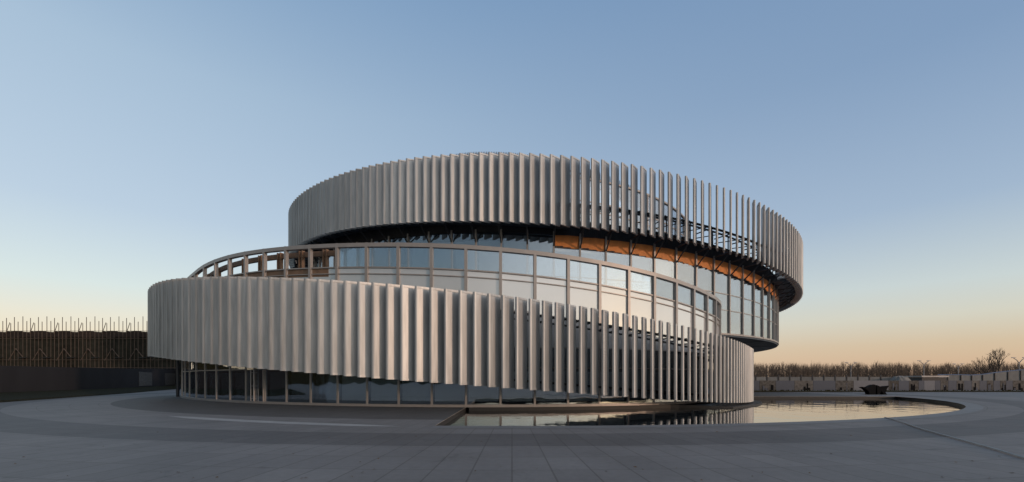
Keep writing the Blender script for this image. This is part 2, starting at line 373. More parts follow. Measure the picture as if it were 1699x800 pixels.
for s in bays:
    post(frame, s, GO+.02, .11, .13, 0, 3.25); post(frame, s, GO-.02, .16, .22, 3.25, low_ztop(s)+.01)
bpart(frame, 'facade_frame', 'mullion')
inner = MB()
sOpen = float(np.interp(545, uu, ss))
for s in bays:
    if s < sOpen+.5:
        post(inner, s+.35, GO+.7, .10, .22, low_ztop(s)-1.9, low_ztop(s)-.12); post(inner, s+.62, GO+.7, .08, .22, low_ztop(s)-1.9, low_ztop(s)-.12)
inner.sweep(fpath(s0, sOpen, GO+.75, lambda s: low_ztop(s)-.32), .2, .3)
inner.sweep(fpath(s0, sOpen, GO+.35, lambda s: low_ztop(s)-1.62), .7, .5)
bpart(inner, 'terrace_frame', M['timber_dark'] if 'timber_dark' in M else mat('bronze_timber', (.22,.14,.09), .6, 0, .3, 3))
# windows and their blinds
def pane(mb, a, b, off, za0, zb0, za1, zb1, th=.02, g=.07, cur=2):
    xa, ya, ta = lpos(a+g, off); xb, yb, tb = lpos(b-g, off)
    nx, ny = math.sin(ta), -math.cos(ta)
    P = [(xa, ya, za0), (xb, yb, zb0), (xb-nx*th, yb-ny*th, zb0), (xa-nx*th, ya-ny*th, za0), (xa, ya, za1), (xb, yb, zb1), (xb-nx*th, yb-ny*th, zb1), (xa-nx*th, ya-ny*th, za1)]
    mb.box8(P)
for i in range(len(bays)-1):
    a, b = bays[i], bays[i+1]; za, zb = low_ztop(a), low_ztop(b)
    w_ = MB(); gw_ = MB(); sp_ = MB(); is_door = i == doorbay
    if a >= sOpen-.6: pane(w_, a, b, GO, za-1.33, zb-1.33, za-.19, zb-.19)
    pane(sp_, a, b, GO, za-1.69, zb-1.69, za-1.40, zb-1.40)
    pane(sp_, a, b, GO, 3.3, 3.3, za-1.75, zb-1.75)
    pane(gw_, a, b, GO, 2.19 if not is_door else 2.6, 2.19 if not is_door else 2.6, 3.24, 3.24)
    if not is_door: pane(gw_, a, b, GO, .15, .15, 2.10, 2.10)
    gwo = bpart(gw_, 'ground_window', 'glass')
    if w_.v: bpart(w_, 'window', 'glass')
    bpart(sp_, 'spandrel_panel', 'spandrel')
    bl = MB()
    if a < sOpen-.6: zt0 = 2.3
    else: zt0 = None
    r = random.random()
    if not is_door and random.random() < .9: pane(bl, a, b, GO+.22, .3, .3, 1.95, 1.95, .02, .12)
    if bl.v:
        o = bl.build('roller_blind', M['blind'], gwo)
    if is_door:
        d = MB()
        for k in range(2):
            aa = a+(b-a)*k/2+.05; bb = a+(b-a)*(k+1)/2-.05
            pane(d, aa, bb, GO-.06, .05, .05, 2.45, 2.45, .05, .04)
        dd = bpart(d, 'door', 'glass'); dd['label'] = 'double glass entrance door with tall steel pull handles'
        mid = (a+b)/2
        for k in (-1, 1):
            h = MB(); x, y, t = lpos(mid+k*.16, GO-.2); h.tube((x, y, .15), (x, y, 2.1), .028, n=8)
            for zz in (.3, 1.1, 1.95):
                x2, y2, _ = lpos(mid+k*.16, GO-.06); h.tube((x, y, zz), (x2, y2, zz), .018)
            subpart(h, 'handle', 'fin', dd)
        f_ = MB()
        for k in (a+.07, mid-.03, mid+.03, b-.07): post(f_, k, GO-.06, .05, .1, .02, 2.5)
        x, y, t = lpos(mid, GO-.05); f_.box((x, y, 2.52), (2.0, .12, .08), t)
        subpart(f_, 'door_frame', 'mullion', dd)
# --- interior core, slabs, roof of the lower tier
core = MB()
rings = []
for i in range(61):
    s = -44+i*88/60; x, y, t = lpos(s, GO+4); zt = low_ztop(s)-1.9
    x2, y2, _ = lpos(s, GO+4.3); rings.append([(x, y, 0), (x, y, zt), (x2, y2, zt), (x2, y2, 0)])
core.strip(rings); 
for s_ in (-33, -30, -27, -19):  # partitions added to block bright sky showing through the left bays
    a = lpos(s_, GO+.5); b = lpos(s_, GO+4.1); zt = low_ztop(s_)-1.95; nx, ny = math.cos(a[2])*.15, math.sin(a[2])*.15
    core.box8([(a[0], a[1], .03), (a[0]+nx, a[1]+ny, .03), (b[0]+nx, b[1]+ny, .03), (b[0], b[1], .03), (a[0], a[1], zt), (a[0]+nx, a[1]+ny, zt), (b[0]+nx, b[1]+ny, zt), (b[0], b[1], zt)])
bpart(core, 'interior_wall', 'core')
rf = MB(); rings = []
for i in range(81):
    s = -41+i*82/80; x, y, t = lpos(s, GO+.12); x2, y2, _ = lpos(s, GO+8.5); zt = low_ztop(s)-1.78
    rings.append([(x, y, zt-.25), (x2, y2, zt-.25), (x2, y2, zt), (x, y, zt)])
rf.strip(rings); bpart(rf, 'terrace_floor', 'roof')
flr = MB(); rings = []
for i in range(81):
    s = -41+i*82/80; x, y, t = lpos(s, GO+.1); x2, y2, _ = lpos(s, GO+6)
    rings.append([(x, y, .01), (x2, y2, .01), (x2, y2, .05), (x, y, .05)])
flr.strip(rings); bpart(flr, 'interior_floor', 'concrete')
# --- plinth over the pool
pl = MB(); rings = []
for i in range(91):
    s = -.5+i*40/90
    k = min(1, max(0, (s-13)/2.5)); off = (GO-.35)*(1-k)+(-.5)*k; zt = .0*(1-k)+(-.10)*k
    x, y, t = lpos(s, off); x2, y2, _ = lpos(s, GO+.4)
    rings.append([(x, y, -.7), (x, y, zt), (x2, y2, zt), (x2, y2, -.7)])
pl.strip(rings); bpart(pl, 'plinth', 'plinth')
# --- fins
def fin_mesh(name, m, w=.62, th=.17):
    prof = []
    xs_ = (0, .02, .06, .11, .15, .155, .5, .84, .93, .935, .97, 1)
    rim = (.25, .62, .9, 1.0, 1.0, .99, .86, .7, .62, .61, .5, .2)
    bod = (.25, .62, .9, 1.0, 1.0, .66, .56, .42, .40, .61, .5, .2)
    def full(p): return [(x*w, y*th/2) for x, y in zip(xs_, p)]+[(x*w, -y*th/2) for x, y in list(zip(xs_, p))[::-1]]
    k = 2*len(xs_); V = []; Fc = []
    lv = [(0, rim), (.022, rim), (.0225, bod), (.9775, bod), (.978, rim), (1, rim)]
    for z, p in lv: V += [(x, y, z) for x, y in full(p)]
    for i in range(len(lv)-1):
        for a in range(k): b = (a+1) % k; Fc.append((i*k+a, i*k+b, (i+1)*k+b, (i+1)*k+a))
    Fc += [tuple(range(k))[::-1], tuple(range((len(lv)-1)*k, len(lv)*k))]
    me = bpy.data.meshes.new(name); me.from_pydata(V, [], Fc); me.materials.append(m)
    sm_ = [len(f) == 4 for f in Fc]; me.polygons.foreach_set('use_smooth', sm_); me.update()
    # sharp corners at the trailing/leading edges and the rims
    me.set_sharp_from_angle(angle=R(30))
    return me
FM = fin_mesh('fin', M['fin'])
SPIN = R(50)
fins = []
for k in range(-52, 95):       # lower tier
    kk = k-20 if False else k
    s = -.794+.725*kk-.00486*kk**2-.0000121*kk**3
    dsk = .725-.00972*kk-.0000363*kk**2
    if kk < -42: continue
    if s > 33 or dsk < .2: break
    x, y, t = lpos(s)
    z0, z1 = low_bot(s), low_top(s)
    fins.append((x, y, z0, z1, t-SPIN, min(1.75, max(1.15, 1.38*dsk/.72)), 'low', s))
lowfin_s = [f[7] for f in fins]
s = lowfin_s[0]
while s > -44:
    s -= .95; x, y, t = lpos(s); fins.append((x, y, low_bot(s), low_top(s), t-SPIN, 1.75, 'low', s))
nu = 267; dp = 2*math.pi/nu; T0 = -.6165
for k in range(nu):
    t = T0+k*dp; t = (t+math.pi) % (2*math.pi)-math.pi
    x, y = upos(t, UR); fins.append((x, y, up_bot(t), up_top(t), t-SPIN, 1.58, 'up', t))
def size(f):
    x, y, z0, z1, a, w, k, q = f
    if k == 'up' and abs(q) > 1.05: return 0
    if k == 'low' and not (-29 < q < 24): return 0
    d = math.hypot(x, y); vis = abs(math.sin(a+math.atan2(x, y)))
    return (z1-z0)*(.12+w*.62*vis)/y**2
order = sorted(fins, key=size, reverse=True)
FV = np.array([v.co[:] for v in FM.vertices]); FF = [tuple(p.vertices) for p in FM.polygons]
rest = MB()
# each finned ring is carried by its rail; fins hang on the building as parts
for n_, f in enumerate(order):
    x, y, z0, z1, a, w, k, q = f
    # local +x of the blade runs from the outer tip inwards
    ux, uy = -math.sin(a), math.cos(a); rot = math.atan2(uy, ux)
    if n_ < 100:
        o = bpy.data.objects.new('fin', FM); scene.collection.objects.link(o); o.parent = bld; o.matrix_parent_inverse = BI
        o.location = (x, y, z0); o.rotation_euler = (0, 0, rot); o.scale = (w, 1, z1-z0)
    else:
        V = FV*np.array([w, 1, z1-z0]); c, sn = math.cos(rot), math.sin(rot)
        rest.add([(x+p[0]*c-p[1]*sn, y+p[0]*sn+p[1]*c, z0+p[2]) for p in V], FF)
ro = bpart(rest, 'far_fins', 'fin', kind='stuff')
ro.data.polygons.foreach_set('use_smooth', [len(p.vertices) == 4 for p in ro.data.polygons]); ro.data.set_sharp_from_angle(angle=R(38))
# --- rails and brackets carrying the fins
rl = MB()
def rail_low(dz, off, r):
    P = fpath(-42, 32, off, (lambda s: low_bot(s)+(low_top(s)-low_bot(s))*dz), 90); rl.sweep(P, r, r)
rail_low(.85, .62, .12); rail_low(.10, .62, .10); rail_low(.80, 1.3, .09)
for i, s in enumerate(bays):
    if not -42 < s < 32: continue
    for dz in (.10, .85):
        z = low_bot(s)+(low_top(s)-low_bot(s))*dz
        if z < .05: continue
        a, b = lpos(s, .62), lpos(s, GO-.1); rl.tube((a[0], a[1], z), (b[0], b[1], z), .045)
        c = lpos(s+1.03, GO-.1); 
    z = low_bot(s)+(low_top(s)-low_bot(s))*.85
    a, c = lpos(s+1.03, .62), lpos(s, 1.3); rl.tube((a[0], a[1], z), (c[0], c[1], z-.25), .035)
bpart(rl, 'fin_rail', 'rail')
rl = MB()
def uring(r, zf, w, h, ta=-math.pi, tb=math.pi, n=180):
    P = []
    for i in range(n+1):
        t = ta+(tb-ta)*i/n; x, y = upos(t, r); P.append((x, y, zf(t), math.sin(t), -math.cos(t)))
    rl.sweep(P, w, h)
uring(UR-.62, lambda t: up_bot(t)+1.75, .13, .13); uring(UR-.62, lambda t: up_bot(t)+.35, .13, .13); 
nb = 91; dbay = 2*math.pi/nb
tb0 = -0.7
def tmul(x):      # angle on the drum for a picture column
    tt = np.linspace(-1.1, 1.1, 500); P = np.array([upos(t, DR) for t in tt]); return float(np.interp(x, 849.5+F*P[:,0]/P[:,1], tt))
tb0 = tmul(875)
tb = [tb0+k*dbay for k in range(-22, 23)]
dtop = lambda t: glass_top(upos(t, DR)[0])+2.3
for t in [tb0+k*dbay for k in range(nb)]:
    a = upos(t, UR-.62); b = upos(t, DR+.1)
    zb = up_bot(t)
    rl.tube((*a, zb+.35), (*b, zb+.35-.1), .055); rl.tube((*a, zb+1.75), (*b, zb+1.75), .05)
    if abs((t+math.pi) % (2*math.pi)-math.pi) < 1.3: rl.tube((*a, zb+.35), (*b, max(zb-.9, 5.6)), .055)
    if abs((t+math.pi) % (2*math.pi)-math.pi) > 1.1: continue
    a2 = upos(t+dbay, UR-.62); rl.tube((*a2, zb+1.7), (*b, zb+1.4), .04)
    rl.tube((*a, zb+.3), (*a, zb+1.75), .05)
bpart(rl, 'fin_rail', 'rail')
# --- upper drum
def dring(mb, r0, r1, z0f, z1f, ta=-math.pi, tb=math.pi, n=182):
    rings = []
    for i in range(n+1):
        t = ta+(tb-ta)*i/n; a = upos(t, r0); b = upos(t, r1); z0, z1 = z0f(t), z1f(t)
        rings.append([(*a, z0), (*b, z0), (*b, z1), (*a, z1)])
    mb.strip(rings)
gt = lambda t: glass_top(upos(t, DR)[0])
ZB = 5.25
dk = MB(); dring(dk, DR-.25, DR+.03, lambda t: gt(t), lambda t: gt(t)+1.15); 
for k in range(600):
    t = -1.6+3.2*k/600; x, y = upos(t, DR+.04); dk.box((x, y, gt(t)+.57), (.035, .05, 1.12), t)
bpart(dk, 'parapet_cladding', 'dark')
bal = MB(); dring(bal, DR-.12, DR-.02, lambda t: gt(t)+2.2, lambda t: gt(t)+2.32)
for t in tb:
    x, y = upos(t, DR-.07); bal.box((x, y, gt(t)+1.7), (.06, .08, 1.1), t)
bpart(bal, 'balustrade_rail', 'rail')
sf = MB(); pts = [upos(2*math.pi*i/180, DR+.02) for i in range(180)]; sf.poly(pts, ZB-.12, ZB); bpart(sf, 'soffit', 'soffit')
jn = MB()
for k in range(24):
    t = 2*math.pi*k/24; a = upos(t, 15); b = upos(t, DR-.2); jn.tube((*a, ZB-.125), (*b, ZB-.125), .02, n=4)
bpart(jn, 'soffit_joint', 'dark')
r2 = MB(); dring(r2, DR-10, DR-.26, lambda t: gt(t)+.2, lambda t: gt(t)+.45); bpart(r2, 'roof', 'roof')
# soffit of the walkway behind the fins on the far and right side
wk = MB(); dring(wk, DR+.1, UR-.75, lambda t: up_bot(t)+.42, lambda t: up_bot(t)+.55, .85, 2.9, 60); dring(wk, DR-.3, UR-.75, lambda t: up_bot(t)+.42, lambda t: up_bot(t)+.55, -2.6, .02, 80); bpart(wk, 'walkway', 'soffit')
wb = MB(); dring(wb, UR-.9, UR-.3, lambda t: up_bot(t)-.02, lambda t: up_bot(t)+.28, 1.2, 3.3, 60); dring(wb, UR-.9, UR-.3, lambda t: up_bot(t)+.0, lambda t: up_bot(t)+.2, -3.0, -1.2, 60); bpart(wb, 'ring_beam', 'rail')
uf = MB()
dring(uf, DR-.12, DR+.12, lambda t: ZB, lambda t: ZB+.14)
hl = lambda f: (lambda t: ZB+(gt(t)-ZB)*f)
for f_ in (.34, .56): dring(uf, DR-.06, DR+.03, (lambda t, f_=f_: ZB+(gt(t)-ZB)*f_-.03), (lambda t, f_=f_: ZB+(gt(t)-ZB)*f_+.03), -1.7, 1.9)
for k in range(nb):
    t = tb0+k*dbay; x, y = upos(t, DR); uf.box((x, y, (ZB+gt(t))/2+.1), (.12, .26, gt(t)-ZB+.2), t)
bpart(uf, 'facade_frame', 'mullion')
def dpane(mb, ta, tb_, r, z0a, z0b, z1a, z1b, th=.02):
    a, b = upos(ta, r), upos(tb_, r); a2, b2 = upos(ta, r-th), upos(tb_, r-th)
    mb.box8([(*a, z0a), (*b, z0b), (*b2, z0b), (*a2, z0a), (*a, z1a), (*b, z1b), (*b2, z1b), (*a2, z1a)])
for k in range(-21, 24):
    ta = tb0+k*dbay; tc_ = ta+dbay; g = .07/DR
    w_ = MB()
    reflect_bay = ta > tmul(885)  # bays where the orange reflection is modelled as coloured strips with stepped bottoms
    for lo_, hi_ in ((0, .34), (.34, .56), (.56, .86 if reflect_bay else .995)):
        za = [ZB+(gt(q_)-ZB)*lo_+.03 for q_ in (ta, tc_)]; zb_ = [ZB+(gt(q_)-ZB)*hi_-.03 for q_ in (ta, tc_)]
        if lo_ == 0: za = [ZB+.14]*2
        dpane(w_, ta+g, tc_-g, DR, za[0], za[1], zb_[0], zb_[1])
    wo = bpart(w_, 'window', 'glass')
    bl = MB(); n3 = 3
    zt = [gt(ta)-1.15, gt(tc_)-1.15]
    if random.random() < .85: dpane(bl, ta+2*g, tc_-2*g, DR-.35, zt[0]-2.2-2*random.random(), zt[0]-2.4, zt[0]+.6, zt[1]+.6)
    if bl.v: bl.build('roller_blind', M['blind'], wo)
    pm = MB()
    for j in range(n3 if reflect_bay else 0):
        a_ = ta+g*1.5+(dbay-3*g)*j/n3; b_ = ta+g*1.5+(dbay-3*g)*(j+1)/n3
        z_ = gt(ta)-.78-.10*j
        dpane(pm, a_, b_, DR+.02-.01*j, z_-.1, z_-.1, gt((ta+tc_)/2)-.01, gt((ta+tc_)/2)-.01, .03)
    if reflect_bay: pm.build('timber_pelmet', M['timber'], wo)
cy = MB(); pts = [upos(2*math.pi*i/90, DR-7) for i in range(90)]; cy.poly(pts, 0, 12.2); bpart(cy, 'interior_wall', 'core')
fl2 = MB(); dring(fl2, DR-7, DR-.3, lambda t: 8.6, lambda t: 8.9); bpart(fl2, 'interior_floor', 'concrete')
# ceiling downlights visible under the ring
lm = bpy.data.materials.new('lamp_glow'); lm.use_nodes = True
lb = lm.node_tree.nodes['Principled BSDF']; lb.inputs['Emission Color'].default_value = (1, .85, .6, 1); lb.inputs['Emission Strength'].default_value = 3
for x_ in (655, 722, 795, 827):
    t = tmul(x_); a = upos(t, DR+1.0); dl = MB(); dl.tube((*a, up_bot(t)+.36), (*a, up_bot(t)+.42), .07, n=8); bpart(dl, 'downlight', lm)
# --- top crown: inner glass drum with small dark fins
CC = Vector((2.2, 63.0)); CR = 21.0
def cpos(t, r): return CC.x+r*math.sin(t), CC.y-r*math.cos(t)
ctop = lambda x: 20.75-.055*max(0, x-2) if x > 2 else 20.75+.02*(2-x)
def cring(mb, r0, r1, z0f, z1f, n=140):
    rings = []
    for i in range(n+1):
        t = 2*math.pi*i/n; a = cpos(t, r0); b = cpos(t, r1)
        rings.append([(*a, z0f(a[0])), (*b, z0f(a[0])), (*b, z1f(a[0])), (*a, z1f(a[0]))])
    mb.strip(rings)
cf = MB()
cring(cf, CR-.1, CR+.12, lambda x: ctop(x)-.16, ctop)
for d in (2.2, 3.1, 4.6, 6.2): cring(cf, CR-.05, CR+.04, lambda x, d=d: ctop(x)-d-.05, lambda x, d=d: ctop(x)-d+.05)
ncb = 66
for k in range(ncb):
    t = 2*math.pi*k/ncb; x, y = cpos(t, CR); cf.box((x, y, 16.4), (.12, .24, 2*(ctop(x)-16.4)), t)
bpart(cf, 'facade_frame', 'mullion')
for k in range(-15, 16):
    ta = 2*math.pi*k/ncb; tb_ = 2*math.pi*(k+1)/ncb; g = .07/CR; w_ = MB(); a, b = cpos(ta+g, CR), cpos(tb_-g, CR); a2, b2 = cpos(ta+g, CR-.03), cpos(tb_-g, CR-.03)
    w_.box8([(*a, 12.6), (*b, 12.6), (*b2, 12.6), (*a2, 12.6), (*a, ctop(a[0])-.17), (*b, ctop(b[0])-.17), (*b2, ctop(b[0])-.17), (*a2, ctop(a[0])-.17)])
    bpart(w_, 'window', 'glass')
cb_ = MB(); cb_.poly([cpos(2*math.pi*i/90, CR-.5) for i in range(90)], 12.5, 18.3); bpart(cb_, 'interior_wall', M['blind'])
cn = MB()
for k in range(320):
    t = -1.35+2.7*k/320*1.0; x, y = cpos(t, CR-1.2)
    zt = np.interp(x, [-16, -8, -4, 0, 3, 6.8, 11, 18], [24.2, 23.95, 23.65, 23.15, 22.65, 22.0, 21.2, 20.0])
    ux, uy = math.sin(t-SPIN), -math.cos(t-SPIN)
    P = []
    for z, dz in ((zt-1.5, 0), (zt, 0)):
        for a, b in ((-.06, -.025), (.06, -.025), (.06, .025), (-.06, .025)):
            P.append((x+ux*a-uy*b, y+uy*a+ux*b, z+(a*2 if z == zt else 0)))
    cn.box8(P)
for dz in (.55, 1.0, 1.45):
    P = []
    for i in range(121):
        t = -1.35+2.7*i/120; x, y = cpos(t, CR-1.35); zt = np.interp(x, [-16, -8, -4, 0, 3, 6.8, 11, 18], [24.2, 23.95, 23.65, 23.15, 22.65, 22.0, 21.2, 20.0])
        P.append((x, y, zt-dz, math.sin(t), -math.cos(t)))
    cn.sweep(P, .08, .12)
bpart(cn, 'crown_fins', 'crown', kind='stuff')
# steel prop with braces under the left overhang
pr = MB()
x0, y0, _ = lpos(-31.5, 1.0); xt, yt, _ = lpos(-29.5, 1.2)
X0 = (295-849.5)/F*40; X1 = (308-849.5)/F*41
pr.tube((X0, 40, 0), (X0, 40, 3.4), .13, n=8); pr.tube((X1, 41, 0), (X1, 41, 3.4), .22, n=8)
pr.tube((X0, 40, .3), (X1, 41, 1.9), .06); pr.tube((X1, 41, 1.9), (X0, 40, 3.3), .06); pr.tube((X0+.1, 40, 2.9), (X1, 41, 1.2), .05)
bpart(pr, 'steel_prop', 'rail')

# ================================================================ left side: verge, wall, scaffold
def lx(px, Y): return (px-849.5)/F*Y
vg = MB()
A = [(-30, 20), (-33.5, 29.6), (-36.3, 36.3), (-41.7, 48.9), (-55, 75), (-75, 118)]
Bp = [(-36, 20), (-38.7, 33), (-41.6, 41), (-46.5, 54), (-60, 82), (-80, 122)]
rings = [[(a[0], a[1], .0), (a[0]-.15, a[1]+.05, .12), (b[0], b[1], .5), (b[0]-60, b[1], .5), (b[0]-60, b[1], -.1), (a[0], a[1], -.1)] for a, b in zip(A, Bp)]
vg.strip(rings); o = vg.build('grass_verge', 'verge', kind='structure')
wl_ = MB(); rings = []
Wt = [2.50, 2.56, 2.65, 2.85, 3.3, 4.0]
for b, z in zip(Bp, Wt): rings.append([(b[0]-.3, b[1]+.1, .3), (b[0]-.6, b[1]+.2, .3), (b[0]-.6, b[1]+.2, z), (b[0]-.3, b[1]+.1, z)])
wl_.strip(rings); lw = wl_.build('boundary_wall', 'wall'); tag(lw, 'long dark grey boundary wall in front of the scaffolding', 'wall')
po = MB()
def onwall(px):     # point on the wall for a picture column
    for i in range(len(Bp)-1):
        for k in range(101):
            x = Bp[i][0]-.3+(Bp[i+1][0]-Bp[i][0])*k/100; y = Bp[i][1]+.1+(Bp[i+1][1]-Bp[i][1])*k/100
            if 849.5+F*x/y >= px: return x, y, math.atan2(Bp[i+1][1]-Bp[i][1], Bp[i+1][0]-Bp[i][0])
for n_, (px0, px1) in enumerate(((230, 251), (273, 290))):
    a, b = onwall(px0), onwall(px1); q = MB()
    q.box8([(a[0]+.05, a[1], .65), (b[0]+.05, b[1], .65), (b[0]-.02, b[1], .65), (a[0]-.02, a[1], .65), (a[0]+.05, a[1], 2.55), (b[0]+.05, b[1], 2.55), (b[0]-.02, b[1], 2.55), (a[0]-.02, a[1], 2.55)])
    o = q.build('wall_poster', 'poster')
    tag(o, ('dark square picture panel on the boundary wall, nearer one', 'dark picture panel on the boundary wall, partly behind the steel prop')[n_], 'poster')
# scaffolding bays
SY = 80.0; per = 4.25
def make_scaffold():
    r = empty('scaffold', (0, 0, 0), '', 'scaffold')
    g = MB(); zt = 10.0
    g.box((per/2, .3, 4.55), (per-.02, .12, 9.1)); net = g.build('safety_net', 'net', r)
    g = MB()
    for k in range(9): g.box((per*(k+.5)/9, .25, 9.45+.1*random.random()), (per/9+.02, .5, .8+.5*random.random()))
    g.build('stacked_boards', 'netr', r)
    for x, h in ((.1, 12.3), (.85, 11.2), (1.5, 12.6), (2.15, 11.5), (3.0, 12.4), (3.7, 11.6)):
        q = MB(); q.tube((x, 0, .0), (x, 0, h+random.uniform(-.3, .3)), .05, n=5); q.build('pole', 'pole', r)
    q = MB()
    for z in (2.2, 3.6, 5.0, 8.8, 10.1): q.tube((0, -.06, z), (per, -.06, z), .045, n=5)
    q.tube((.1, -.1, 9.6), (.8, -.1, 11.6), .05)
    q.build('ledger', 'pole', r)
    q = MB(); q.tube((.6, -.15, 4.9), (1.9, -.15, 7.0), .06); q.tube((1.9, -.15, 7.0), (3.2, -.15, 5.4), .06); q.build('brace', 'pole', r)
    q = MB(); q.box((per/2, -.3, 3.4), (per, .5, .1)); q.box((3.3, -.3, 5.4), (1.3, .5, .08)); q.build('deck', 'dark', r)
    return r
sc = make_scaffold(); i = 0; words = []
for k in range(11):
    X = lx(-30, SY)+per*k
    if k == 0: o = sc
    else:
        o = sc.copy(); scene.collection.objects.link(o)
        for ch in sc.children:
            c = ch.copy(); scene.collection.objects.link(c); c.parent = o
    o.location = (X, SY, 0); o['category'] = 'scaffold'
    o['group'] = 'scaffold bays behind the dark wall'; o['label'] = 'dark netted scaffold bay with upright poles behind the boundary wall'

# ================================================================ right side
hb = MB(); 
HY = 56.0; hoard = empty('hoarding', (35, HY, 0), 'low printed panel hoarding of grey, white and picture panels along the plaza edge', 'hoarding')
hp = Vector((35, HY, 0))
segs = [(1235,1260,'g'),(1260,1287,'d'),(1287,1318,'g'),(1318,1349,'d'),(1349,1386,'g'),(1386,1416,'d'),(1416,1474,'w'),(1474,1491,'d'),(1491,1508,'g'),(1508,1524,'d'),(1524,1533,'g'),(1533,1551,'w'),(1551,1560,'g'),(1560,1573,'d'),(1573,1587,'g'),(1587,1599,'d'),(1599,1612,'g'),(1612,1625,'d'),(1625,1637,'g'),(1637,1648,'d'),(1648,1659,'g'),(1659,1669,'d'),(1669,1680,'g'),(1680,1699,'d'),(1699,1725,'g')]+[(1725+26*k, 1751+26*k, 'gdgw'[k%4]) for k in range(14)]
for a, b, c in segs:
    q = MB(); xa, xb = lx(a, HY), lx(b, HY)
    q.box(((xa+xb)/2-hp.x, 0, .78), (xb-xa-.03, .06, 1.2)); o = q.build('panel', {'g': 'panelg', 'w': 'panelw', 'd': 'paneld'}[c], hoard)
    if c == 'd':
        o['label'] = 'printed picture panel'; pr_ = MB()
        for j in range(random.randint(3, 6)):
            pr_ = MB()
            wdt = random.uniform(.08, .3); hh = random.uniform(.2, .9); xx = random.uniform(xa+.2, xb-.2)-hp.x
            pr_.box((xx, -.036-.011*j, .2+hh/2), (wdt, .01, hh)); pr_.build('print', random.choice(['black', 'black', 'panelg']), o)
hg = MB()
for i in range(900):
    x = random.uniform(27, 84); h = random.uniform(.12, .32); hg.add([(x-.12, HY-.4+random.uniform(-.2,.2), 0), (x+.12, HY-.35, 0), (x+random.uniform(-.1,.1), HY-.3, h)], [(0,1,2)])
hg.box((56.5, HY-.35, .07), (59, .5, .14))
o = hg.build('ground_cover', 'verge', kind='stuff'); tag(o, 'low dark planting strip at the foot of the printed hoarding', 'plants')
# mesh fences behind it
fn = empty('mesh_fence', (30, 66, 0), 'pale grey mesh fence behind the printed hoarding, left of the gravel heap', 'fence')
xs = np.linspace(lx(1235, 66), lx(1480, 66), 14)
for a, b in zip(xs[:-1], xs[1:]):
    q = MB(); q.box(((a+b)/2-30, 0, 1.15), (b-a-.2, .05, 1.5)); q.build('fence_panel', 'fence', fn)
    q = MB(); q.box((a-30, -.03, 1.1), (.14, .14, 2.2)); q.build('fence_post', 'dark', fn)
fn = empty('mesh_fence', (66, 68, 0), 'tall grey site fence with blue top trim at the right edge', 'fence')
prev = None
for px, yt in ((1556,622.5),(1572,622.3),(1594,622.5),(1612,623),(1630,622),(1650,619),(1672,616.5),(1693,614.5),(1720,613),(1760,612),(1810,611.5),(1870,611),(1940,611),(2010,611)):
    X = lx(px, 68); z = CH+(HOR-yt)*68/F
    if prev:
        q = MB(); a, za = prev
        q.box8([(a-66, 0, .1), (X-66-.05, 0, .1), (X-66-.05, .06, .1), (a-66, .06, .1), (a-66, 0, za), (X-66-.05, 0, z), (X-66-.05, .06, z), (a-66, .06, za)]); pq = q.build('fence_panel', 'fence', fn)
        q = MB(); q.box8([(a-66, -.03, za), (X-66, -.03, z), (X-66, .08, z), (a-66, .08, za), (a-66, -.03, za+.12), (X-66, -.03, z+.12), (X-66, .08, z+.12), (a-66, .08, za+.12)]); q.build('blue_trim', 'blue', fn)
        q = MB(); q.box((a-66, -.06, za/2), (.12, .1, za)); q.build('fence_post', 'dark', fn)
    prev = (X, z)
# gravel heap
def heap(px0, px1, Y, h, label):
    q = MB(); xa, xb = lx(px0, Y), lx(px1, Y); c = (xa+xb)/2; n = 24
    V = [(c, Y, h)]
    for ring, (rr, zz) in enumerate(((.35, .92), (.6, .62), (.85, .25), (1, 0))):
        for i in range(n):
            t = 2*math.pi*i/n; k = rr*(1+random.uniform(-.06, .06)); V.append((c+(xb-xa)/2*k*math.cos(t), Y+2*k*math.sin(t), h*zz*(1+random.uniform(-.08,.05))))
    Fc = [(0, 1+i, 1+(i+1) % n) for i in range(n)]+[(1+r*n+i, 1+(r+1)*n+i, 1+(r+1)*n+(i+1) % n, 1+r*n+(i+1) % n) for r in range(3) for i in range(n)]
    q.add(V, Fc); o = q.build('gravel_heap', 'gravel'); tag(o, label, 'gravel heap')
heap(1468, 1518, 62, 2.05, 'pale gravel heap behind the white hoarding panels')
# site hut
hut = empty('site_hut', (lx(1538, 64), 64, 0), 'low dark site hut with a pale blue grey flat roof behind the hoarding', 'hut')
q = MB(); q.box((0, 0, .9), (3.4, 2.2, 1.8)); q.build('wall', 'dark', hut)
q = MB(); q.box((0, 0, 1.95), (3.8, 2.6, .2)); q.build('roof', 'lamp', hut)
q = MB(); q.box((.4, -1.12, .95), (.8, .04, .7)); q.build('window', 'glass', hut)
# black angular sculpture
sc2 = empty('sculpture', (lx(1450, 46), 46, 0), 'black faceted stone sculpture with two spreading wings in front of the hoarding', 'sculpture')
def rock(pts, name):
    q = MB(); n = len(pts)
    q.add([(x, -.3, z) for x, z in pts]+[(x*.92, .35, z*.95) for x, z in pts], [tuple(range(n)), tuple(range(n, 2*n))[::-1]]+[(i, (i+1) % n, n+(i+1) % n, n+i) for i in range(n)][::-1]); q.build(name, 'black', sc2)
rock([(-1.45,.78),(-.9,.72),(-.25,1.02),(-.02,.95),(-.05,.1),(-.3,.0),(-.65,.0),(-.8,.35),(-1.1,.6)], 'wing')
rock([(.08,.95),(.35,.82),(.8,.8),(1.3,.9),(1.05,.5),(.95,.2),(1.1,0),(.7,.02),(.55,.4),(.4,.1),(.1,0)], 'wing')
